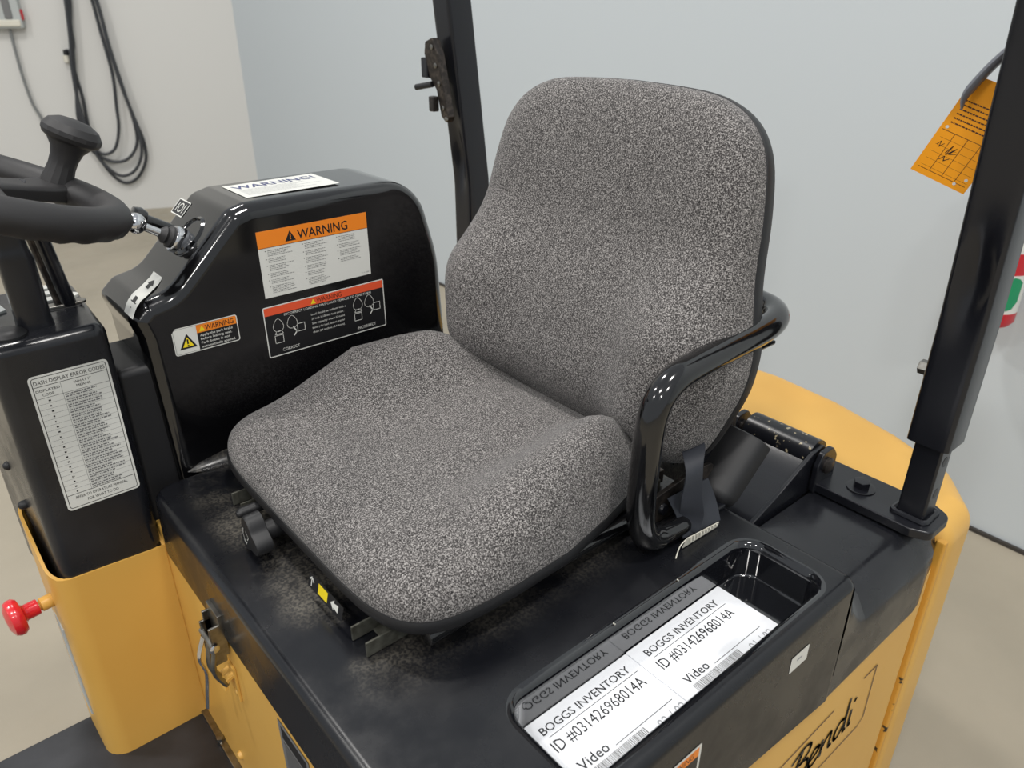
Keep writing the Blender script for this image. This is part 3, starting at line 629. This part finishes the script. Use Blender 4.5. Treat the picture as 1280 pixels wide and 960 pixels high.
# belt strap
def strap(path, wdir, w, name, m='webbing', th=.0016):
    P = bez(path, 8); D = bez(wdir, 8); b = MB(); n = len(P); rings = []
    for i in range(n):
        wd = V(D[i]).normalized() * w / 2; t = (P[min(i + 1, n - 1)] - P[max(i - 1, 0)]).normalized(); nn = t.cross(wd).normalized() * th / 2
        rings.append([P[i] - wd - nn, P[i] + wd - nn, P[i] + wd + nn, P[i] - wd + nn])
    b.loft(rings, m); return fk(b, name, seat)
strap([(-.800, -.560, .985), (-.775, -.530, .992), (-.748, -.505, .978), (-.742, -.500, .940), (-.748, -.500, .905), (-.742, -.502, .882)], [(-.3, .6, .2), (-.5, .5, .2), (-.9, .1, .1), (-.8, .3, 0), (-.35, .5, 0), (-.3, .6, 0)], .032, 'belt_strap')
strap([(-.760, -.520, .935), (-.768, -.508, .905), (-.765, -.492, .878)], [(-1, .15, .1), (-1, .15, 0), (-1, .1, 0)], .075, 'belt_strap')
b = MB(); q = [(-.718, -.489, .8715), (-.793, -.487, .872), (-.795, -.486, .880), (-.722, -.486, .888)]
b.loft([[V(p) for p in q], [V(p) + V((0, .0012, 0)) for p in q]], 'cloth')
for k in range(9):
    x = -.730 - k * .0072; b.tube([(x, -.4845, .8865 - k * .0008), (x, -.4835, .879)], .0010, 'cloth', 6)
tl_ = fk(b, 'belt_label', seat); tag(tl_, 'torn white label on the seat belt')
b = MB(); b.tube(bez([(-.720, -.486, .886), (-.708, -.485, .882), (-.702, -.484, .874), (-.694, -.480, .8715)], 5), .0008, 'cloth', 6); fk(b, 'loose_thread', seat)

# ---- rear hinge
b = MB(); b.tube([(-1.095, -.632, .855), (-1.095, -.506, .855)], .031, 'chipped', 28); 
rings = []
for x, z, y0, y1 in ((-1.075, .866, -.630, -.508), (-1.055, .852, -.632, -.505), (-1.02, .838, -.635, -.503), (-.97, .824, -.635, -.503), (-.93, .812, -.630, -.503), (-.915, .800, -.625, -.503)):
    rings.append([(x, y0, z), (x, y1, z), (x + .002, y1, z - .012), (x + .002, y0, z - .012)])
b.loft(rings, 'satin'); hinge = fk(b, 'hood_hinge')
b = MB(); b.prism([(-1.12, .80), (-1.075, .80), (-.915, .785), (-.905, .808), (-.98, .835), (-1.07, .876), (-1.10, .880), (-1.122, .862)], .006, -.506, -.498, .002, .002, 'satin', fn=lambda a, c, h: (a, h, c)); fk(b, 'hinge_flange', hinge)
for y in (-.490, -.655):
    b = MB(); b.prism([(-1.125, .80), (-1.066, .80), (-1.066, .855), (-1.078, .878), (-1.108, .880), (-1.125, .86)], .012, y - .005, y + .005, .002, .002, 'satin', fn=lambda a, c, h: (a, h, c))
    b.revolve([(.014, 0), (.014, .005), (.010, .008), (.001, .0085)], (-1.095, y + .005, .85), (0, 1, 0), 'darksteel', 18); fk(b, 'hinge_ear', hinge)
# rear mounting bar with posts
b = MB(); b.prism([(-1.165, -1.40), (-1.072, -1.40), (-1.072, -.33), (-1.085, -.302), (-1.150, -.302), (-1.165, -.33)], [.02, .02, .02, .014, .02, .02], .806, .822, .002, .003, 'satin'); bar = fk(b, 'guard_base_bar')
def hexbolt(x, y, z, ax, r, h, parent, m='satin'):
    b = MB(); b.revolve([(r * 1.7, 0), (r * 1.75, .002), (r * 1.3, .003)], (x, y, z), ax, m, 20); b.revolve([(r, .002), (r, h), (r * .85, h + .001)], (x, y, z), ax, m, 6); fk(b, 'bolt', parent)
hexbolt(-1.118, -.432, .822, (0, 0, 1), .013, .014, bar)
hexbolt(-1.118, -.70, .822, (0, 0, 1), .013, .014, bar)
def post(yc, lean, name_suffix, flip):
    """square tube post: lower stub, larger sleeve, pressed dent; top leans forward"""
    b = MB(); x0, x1 = -1.140, -1.100; w = .021
    b.prism([(x0, yc - w), (x1, yc - w), (x1, yc + w), (x0, yc + w)], .004, .822, 1.02, .0005, .0005, 'satin', n=3)
    p = fk(b, 'guard_post')
    b = MB(); rings = []; zs = [.955, .958] + [1.0 + .02 * k for k in range(40)]
    for z in zs:
        dx = lean * max(0, z - 1.15); dent = math.exp(-((z - 1.215) / .055) ** 2)
        hw = .0305; xa, xb = -1.150 + dx, -1.088 + dx
        pts = rp([(xa, yc - hw), (xb, yc - hw), (xb, yc + hw), (xa, yc + hw)], .006, 0, 3)
        out = []
        n = len(pts)
        for (x, y) in pts: out.append((x, y, z))
        # extra front face vertices to carry the dent
        fr = []
        for i, (x, y, zz) in enumerate(out): fr.append((x, y, zz))
        # insert points across +X face
        res = []
        for i in range(n):
            res.append(fr[i]); a = fr[i]; c = fr[(i + 1) % n]
            if a[0] > xb - 1e-4 and c[0] > xb - 1e-4 and abs(a[1] - c[1]) > .02:
                for k in range(1, 8):
                    t = k / 8; g = math.sin(math.pi * t) ** 1.5; res.append((xb - .017 * dent * g, a[1] + (c[1] - a[1]) * t, z))
        rings.append(res)
    b.loft(rings, 'satin'); fk(b, 'post_sleeve', p, wn=False, angle=35)
    b = MB(); rn = random.Random(3)
    pth = [(x0 - .004, yc - w - .004), (x1 + .004, yc - w - .004), (x1 + .004, yc + w + .004), (x0 - .004, yc + w + .004)]
    P = rp(pth, .006, 0, 3); P = [(x + rn.uniform(-.001, .001), y + rn.uniform(-.001, .001), .824) for x, y in P]; b.tube(P + [P[0]], .005, 'satin', 8); fk(b, 'weld_bead', p)
    for z in (.925, .868):
        b = MB(); b.revolve([(.0085, 0), (.0085, .0006), (.0002, .0007)], (-1.120, yc + w - .0002, z), (0, 1, 0), 'ink', 16); fk(b, 'bolt_hole', p)
    return p
pr = post(-.3445, .07, 'r', 1)
pl = post(-1.472, .11, 'l', -1)
hexbolt(-1.118, -.3755, 1.06, (0, -1, 0), .011, .016, pr, 'steel')
# grey coat hook on the right post carrying the tag
b = MB(); hk = [(-1.10, -.370, 1.500), (-1.10, -.392, 1.474), (-1.10, -.408, 1.450), (-1.10, -.417, 1.432), (-1.10, -.417, 1.417)]
b.tube(bez(hk, 5), [.010] * 12 + [.010, .009, .008, .007, .006, .005, .004, .003, .002], 'hook', 10, flat=.55); fk(b, 'coat_hook', pr)
b = MB(); b.box(-1.11, -.98, -.41, -.375, 1.549, 1.565, 'satin', .003); fk(b, 'guard_rail', pr)
# latch on the left post (front face)
lt = MB(); yl = -1.487; fx = -1.046
def yx(z): return fx - .006 + .11 * max(0, z - 1.15) - .010
lt.prism([(-1.530, 1.465), (-1.500, 1.475), (-1.487, 1.44), (-1.480, 1.30), (-1.492, 1.285), (-1.508, 1.30), (-1.512, 1.36), (-1.535, 1.39), (-1.540, 1.44)], .004, yx(1.4) - .020, yx(1.4) + .000, .001, .001, 'darksteel', fn=lambda a, c, h: (h + (c - 1.4) * .14, a, c))
lat = fk(lt, 'window_latch', pl)
b = MB(); b.box(yx(1.4) - .014, yx(1.4) + .004, -1.560, -1.535, 1.385, 1.43, 'satin', .003); fk(b, 'latch_catch', lat)
b = MB(); b.box(yx(1.4) - .014, yx(1.4) + .004, -1.535, -1.515, 1.310, 1.345, 'darksteel', .003); fk(b, 'latch_catch', lat)
b = MB(); b.tube([(yx(1.37), -1.525, 1.372), (yx(1.37) + .012, -1.577, 1.362)], .007, 'matte', 12); fk(b, 'latch_pin', lat)
_s = .92; _p = V((-1.02, -1.50, 1.395)); lat.scale = (_s,) * 3; lat.location = _p * (1 - _s) + V((.004, .030, -.004))
for y, z in ((-1.505, 1.455), (-1.500, 1.415), (-1.497, 1.375), (-1.495, 1.320), (-1.488, 1.295)):
    b = MB(); b.revolve([(.006, 0), (.006, .002), (.003, .003), (.001, .003)], (yx(1.4) + (z - 1.4) * .14, y, z), (1, 0, 0), 'steel', 12); fk(b, 'rivet', lat)

# ---- small wear: pale nicks on the tray edge and hood
rn = random.Random(11)
for x, y, z in ((-.545, -.452, .8705), (-.665, -.452, .8705)):
    b = MB(); b.tube([(x, y, z - .002), (x + .004, y + .001, z + .003)], [.0012, .0007], 'cloth', 6); fk(b, 'plastic_burr', hood)

# ---- markings on the outer side
YO = -.3025
d = Decal((-.60, YO, .70), (-1, 0, 0), (0, 0, -1), (0, 1, 0))
def sx(x, z): return (-.60 - x * .9646, .70 - (1.55 - (1.55 - z) * .9646))
LW = .0028
d.line([sx(-.55, .545), sx(-.779, .551), sx(-.918, .557)], LW, 'ink', 1); d.line([sx(-1.010, .562), sx(-1.053, .562), sx(-1.060, .436), sx(-1.045, .424), sx(-.70, .424), sx(-.55, .424)], LW, 'ink', 1)
d.__init__((-.60, YO, .70), (-1, 0, 0), (0, 0, -1), (0, 1, 0))
d.line([sx(-.62, .545), sx(-.779, .551), sx(-.918, .557)], LW, 'brown', 1); d.line([sx(-1.010, .562), sx(-1.053, .562), sx(-1.058, .436), sx(-1.043, .424), sx(-.62, .424)], LW, 'brown', 1)
def stroke(pts, w0=.0065):
    P = bez([V((a, c, 0)) for a, c in pts], 5); d.line([sx(p.x, p.y) for p in P], w0, 'ink', 2)
stroke([(-.822, .455), (-.828, .490), (-.838, .530)], .008); stroke([(-.812, .522), (-.840, .536), (-.862, .530), (-.860, .512), (-.838, .500)], .006); stroke([(-.838, .500), (-.860, .497), (-.866, .478), (-.850, .462), (-.826, .458)], .006)
stroke([(-.872, .476), (-.892, .484), (-.896, .496), (-.884, .500), (-.873, .486), (-.873, .467), (-.886, .459), (-.902, .468)])
stroke([(-.905, .500), (-.908, .462)], .007); stroke([(-.909, .480), (-.922, .499), (-.932, .497), (-.934, .464), (-.942, .462)])
stroke([(-.975, .496), (-.960, .500), (-.948, .484), (-.950, .466), (-.962, .463), (-.974, .480)]); stroke([(-.978, .538), (-.978, .500), (-.980, .464), (-.986, .463)], .007)
stroke([(-.994, .500), (-.996, .465), (-1.002, .464)], .007); stroke([(-.998, .520), (-1.000, .524)], .007)
fkd(d, 'side_lettering', body)
d = Decal((-.697, -.2995, .830), (-1, 0, 0), (0, 0, -1), (0, 1, 0)); d.rrect(0, 0, .040, .026, .002, 'white'); d.rect(.014, .010, .026, .013, 'faintink', 1); fkd(d, 'small_label', hood)
d = Decal((-.435, -.2995, .826), (-1, 0, 0), (0, 0, -1), (0, 1, 0)); d.rrect(0, 0, .088, .05, .003, 'white'); d.rect(.004, .004, .084, .018, 'orange', 1); d.text('WARNING', .025, .0155, .05, .009, 'brown', 2); d.rect(.004, .018, .084, .046, 'ink', 1); fkd(d, 'warning_label', hood)

# ================================================================== LOOSE THINGS
def card(x0, x1, y0, y1, z, name, label, date, dx):
    d = Decal((x0, y0, z), (-1, 0, 0), (0, 1, 0), (0, 0, 1))
    w = x0 - x1; h = y1 - y0
    nx, ny = 8, 6
    K = lambda v: v * .955 - .003
    def P(a, b_, lv=0):
        t = b_ / h; curl = 0
        return V((x0 - a, y0 + b_, z + curl + .0002 + lv * .00012))
    d.warp = P
    for i in range(nx):
        for j in range(ny): d.rect(w * i / nx, h * j / ny, w * (i + 1) / nx, h * (j + 1) / ny, 'paper')
    # underside / thickness
    for i in range(nx):
        for j in range(ny):
            a0, a1, b0, b1 = w * i / nx, w * (i + 1) / nx, h * j / ny, h * (j + 1) / ny
            d.poly([(a0, b0), (a1, b0), (a1, b1), (a0, b1)], 'paper', -3)
    d.text('BOGGS INVENTORY', dx + .014, K(.0265), .143, .0105, 'ink', bold=.004); d.rect(dx + .018, K(.0315), dx + .163, K(.0323), 'ink', 2)
    d.text('ID #031426968014A', dx + .012, K(.0535), .146, .0150, 'ink')
    d.text('Video', dx + .017, K(.0885), .042, .0125, 'ink', bold=.004); d.rect(dx + .067, K(.0880), dx + .162, K(.0888), 'ink', 2)
    r = random.Random(4); a = dx + .019
    while a < dx + .107:
        bw_ = r.choice([.0006, .0009, .0014]); d.rect(a, K(.0925), a + bw_, K(.1078), 'greyink', 2); a += bw_ + r.choice([.0006, .0009, .0013])
    d.text(date, dx + .123, K(.1105), .045, .0130, 'faintink')
    return tag(d.done(name), label, 'label', 'inventory labels in the storage tray')
card(-.376, -.563, -.4435, -.3300, .8158, 'inventory_label', 'white inventory label in black tray, nearer the tray front', '02 / 02', .012)
card(-.560, -.748, -.4435, -.3300, .8172, 'inventory_label', 'white inventory label in black tray, nearer the rear post', '01 / 02', .004)

# orange tag hanging from the hook
TX = -1.112
tagm = [(-.466, 1.332), (-.392, 1.310), (-.360, 1.385), (-.372, 1.468), (-.402, 1.463), (-.414, 1.455)]
b = MB(); 
U = (V((0, -.392, 1.310)) - V((0, -.466, 1.332))).normalized(); 
d = Decal((TX, -.414, 1.458), (0, .96, -.28), (0, -.40, -.92), (1, 0, 0))
L = .135; wT = .078
def TP(a, b_): return (a, b_)
d.poly([(0, .010), (0, L), (wT, L), (wT, .010), (wT - .012, 0), (.012, 0)], 'tag')
for i in range(6): d.blur_lines(.008, .030 + i * .006, .070, 1, .006, .0018, 'brown', 1, seed=i + 70)
d.rect(.004, .072, .074, .0727, 'brown', 1)
for i in range(5): d.rect(.008, .082 + i * .010, .074, .0823 + i * .010, 'brown', 1)
for a in (.022, .040, .058): d.rect(a, .072, a + .0007, .126, 'brown', 1)
d.rect(.006, .126, .074, .1267, 'brown', 1)
d.line([(.010, .092), (.013, .086), (.014, .094), (.018, .088)], .0008, 'ink', 2); d.line([(.026, .098), (.030, .086), (.028, .100), (.036, .088), (.031, .098), (.039, .094)], .0010, 'ink', 2); d.line([(.024, .108), (.028, .102), (.030, .108), (.035, .103)], .0010, 'ink', 2)
for a, c in ((.008, .068), (.060, .128), (.070, .118)): 
    d.poly([(a + .0022 * math.cos(t), c + .0022 * math.sin(t)) for t in [2 * math.pi * k / 10 for k in range(10)]], 'white', 2)
d.poly([(0, .010), (.012, 0), (wT - .012, 0), (wT, .010), (wT, L), (0, L)], 'tag', -4)
tag(d.done('service_tag'), 'orange card tag hanging from grey hook on the right post', 'tag')

# fire extinguisher on the wall
xe, ye, ze = -2.325, -.672, .722
E_ = empty('fire_extinguisher', (xe, ye, ze)); tag(E_, 'white and red fire extinguisher on wall behind right post', 'extinguisher')
def ep(b, name, **k): o = b.build(name, None, **k); o.parent = E_; o.matrix_parent_inverse = Matrix.Translation(-E_.location); return o
b = MB(); Rr = .062
b.revolve([(.03, .0), (.052, .002), (Rr, .016), (Rr, .045)], (xe, ye, ze), (0, 0, 1), 'extred', 32); b.revolve([(Rr, .045), (Rr, .155)], (xe, ye, ze), (0, 0, 1), 'white', 32); b.revolve([(Rr, .155), (Rr, .215)], (xe, ye, ze), (0, 0, 1), 'extred', 32); b.revolve([(Rr, .215), (Rr, .30), (.05, .36), (.03, .39), (.025, .42)], (xe, ye, ze), (0, 0, 1), 'white', 32); ep(b, 'cylinder')
b = MB(); b.box(xe - .02, xe + .02, ye - .02, ye + .10, ze + .42, ze + .45, 'matte', .005); ep(b, 'handle')
b = MB(); th0 = math.radians(58)
def cyl(a, z, r=Rr + .0008): t = th0 + a / r; return (xe + r * math.cos(t), ye + r * math.sin(t), ze + z)
g = [(-.055, .10), (-.028, .145), (0, .15), (.02, .13), (.02, .08), (-.01, .055), (-.035, .06)]
N = 10; rows_ = [(-.052, .098, .104), (-.040, .078, .125), (-.025, .062, .143), (-.010, .055, .15), (.005, .06, .146), (.018, .08, .135)]
rg = [[cyl(a, z0), cyl(a, z1)] for a, z0, z1 in rows_]; b.loft(rg, 'green', False, False, close=False); ep(b, 'diamond_label')
b = MB(); b.box(-2.435, xe - .04, ye - .02, ye + .02, ze + .10, ze + .24, 'matte', .004); ep(b, 'wall_bracket')

# socket box and hanging cables on left wall
wd = V((.916, -.402, 0)); wnr = V((.402, .916, 0)); O0 = V((CR.x, CR.y, 0))
def wl(s, z, off=0): return O0 + wd * s + wnr * off + V((0, 0, z))
def tos(p): return (V((p[0], p[1], 0)) - O0).dot(wd)
sb = [wl(0, 0)]
b = MB(); s0, s1 = tos((-1.243, -6.793)), tos((-1.0, -6.90)); z0, z1 = 1.325, 1.62
def wbox(b, s0, s1, z0, z1, o0, o1, m): b.prism([(s0, z0), (s1, z0), (s1, z1), (s0, z1)], .01, o0, o1, .002, .008, m, fn=lambda a, c, h: wl(a, c, h))
XB = empty('socket_box', wl((s0 + s1) / 2, z0)); tag(XB, 'grey electrical socket box high on left wall', 'socket box')
def xp(b, name): o = b.build(name, None); o.parent = XB; o.matrix_parent_inverse = Matrix.Translation(-XB.location); return o
wbox(b, s0, s1, z0, z1, .001, .07, 'boxgrey'); xp(b, 'housing')
b = MB(); wbox(b, s0 - .0 + .05, s0 + .10, z0 + .06, z1 - .02, .068, .078, 'greyink'); xp(b, 'switch_panel')
b = MB(); wbox(b, s0 + .01, s1 - .03, z0 + .012, z0 + .055, .068, .080, 'cloth'); xp(b, 'terminal_cover')
b = MB(); wbox(b, s0 - .012, s0 + .004, z0 + .05, z0 + .12, .03, .06, 'extred'); xp(b, 'red_switch')
def cable(pts, r, name, label, m, off=.03, group=None):
    P = bez([wl(tos(p), p[2], off) for p in pts], 6); b = MB(); b.tube(P, r, m, 10); o = b.build(name, None, wn=False); tag(o, label, 'cable', group); return o
cable([(-1.153, -6.833, 1.32), (-1.152, -6.834, 1.197), (-1.154, -6.833, 1.011), (-1.169, -6.826, .83), (-1.196, -6.814, .733), (-1.206, -6.81, .647), (-1.23, -6.80, .50), (-1.26, -6.79, .3), (-1.27, -6.79, .02)], .010, 'power_cord', 'thin grey cord hanging down from the socket box', 'greycable')
H = empty('coiled_cables', wl(tos((-1.60, -6.63)), 1.85)); tag(H, 'bundle of black cables looped over a hook on left wall', 'cables')
top = [(-1.60, -6.63, 1.86)]
loops = [
 [(-1.60, -6.63, 1.84), (-1.55, -6.65, 1.78), (-1.525, -6.67, 1.501), (-1.506, -6.678, 1.348), (-1.481, -6.689, 1.19), (-1.471, -6.694, 1.029), (-1.480, -6.69, .863), (-1.474, -6.692, .693), (-1.478, -6.691, .517), (-1.528, -6.668, .334), (-1.612, -6.632, .224), (-1.707, -6.59, .249), (-1.79, -6.554, .38), (-1.802, -6.548, .53), (-1.777, -6.559, .679), (-1.735, -6.578, .939), (-1.714, -6.587, 1.186), (-1.7, -6.593, 1.501), (-1.66, -6.61, 1.78), (-1.60, -6.63, 1.84)],
 [(-1.60, -6.63, 1.83), (-1.56, -6.65, 1.76), (-1.543, -6.662, 1.501), (-1.504, -6.679, 1.296), (-1.477, -6.691, 1.083), (-1.457, -6.7, .919), (-1.424, -6.714, .695), (-1.457, -6.7, .489), (-1.566, -6.652, .393), (-1.672, -6.605, .399), (-1.754, -6.569, .503), (-1.77, -6.562, .66), (-1.745, -6.575, .92), (-1.716, -6.585, 1.2), (-1.70, -6.593, 1.5), (-1.65, -6.61, 1.77), (-1.60, -6.63, 1.83)],
 [(-1.60, -6.63, 1.82), (-1.55, -6.655, 1.70), (-1.535, -6.663, 1.5), (-1.505, -6.68, 1.25), (-1.47, -6.694, 1.0), (-1.44, -6.705, .75), (-1.47, -6.69, .55), (-1.522, -6.671, .452), (-1.609, -6.633, .481), (-1.664, -6.609, .626), (-1.682, -6.601, .799), (-1.701, -6.593, 1.023), (-1.686, -6.599, 1.293), (-1.676, -6.604, 1.501), (-1.65, -6.61, 1.75), (-1.60, -6.63, 1.82)],
 [(-1.60, -6.63, 1.85), (-1.535, -6.66, 1.70), (-1.520, -6.67, 1.48), (-1.495, -6.68, 1.25), (-1.465, -6.694, 1.05), (-1.455, -6.70, .80), (-1.47, -6.69, .62), (-1.50, -6.68, .42), (-1.60, -6.635, .29), (-1.70, -6.59, .31), (-1.775, -6.56, .43), (-1.79, -6.554, .60), (-1.755, -6.57, .85), (-1.72, -6.585, 1.15), (-1.705, -6.593, 1.48), (-1.66, -6.61, 1.74), (-1.60, -6.63, 1.85)],
]
for i, lp in enumerate(loops):
    P = bez([wl(tos(p), p[2], .03 + .014 * i) for p in lp], 6); b = MB(); b.tube(P, .0115, 'cable', 10); o = b.build('cable_loop', None, wn=False); o.parent = H; o.matrix_parent_inverse = Matrix.Translation(-H.location)
b = MB(); b.tube(bez([wl(tos((-1.445, -6.705)), 1.175, .03), wl(tos((-1.50, -6.68)), 1.20, .03), wl(tos((-1.515, -6.67)), 1.5, .03), wl(tos((-1.56, -6.65)), 1.78, .03)], 5), .010, 'cable', 10); b.revolve([(.018, 0), (.018, .03), (.012, .035)], wl(tos((-1.445, -6.705)), 1.18, .03), (0, 0, -1), 'matte', 14); b.revolve([(.012, 0), (.02, .005), (.02, .045), (.012, .05)], wl(tos((-1.440, -6.707)), 1.145, .03), (0, 0, -1), 'cloth', 14); o = b.build('plug', None); o.parent = H; o.matrix_parent_inverse = Matrix.Translation(-H.location)
b = MB(); b.tube([wl(tos((-1.60, -6.63)), 1.83, -.02), wl(tos((-1.60, -6.63)), 1.83, .14), wl(tos((-1.60, -6.63)), 1.87, .15)], .012, 'steel', 10); o = b.build('wall_hook', None); o.parent = H; o.matrix_parent_inverse = Matrix.Translation(-H.location)
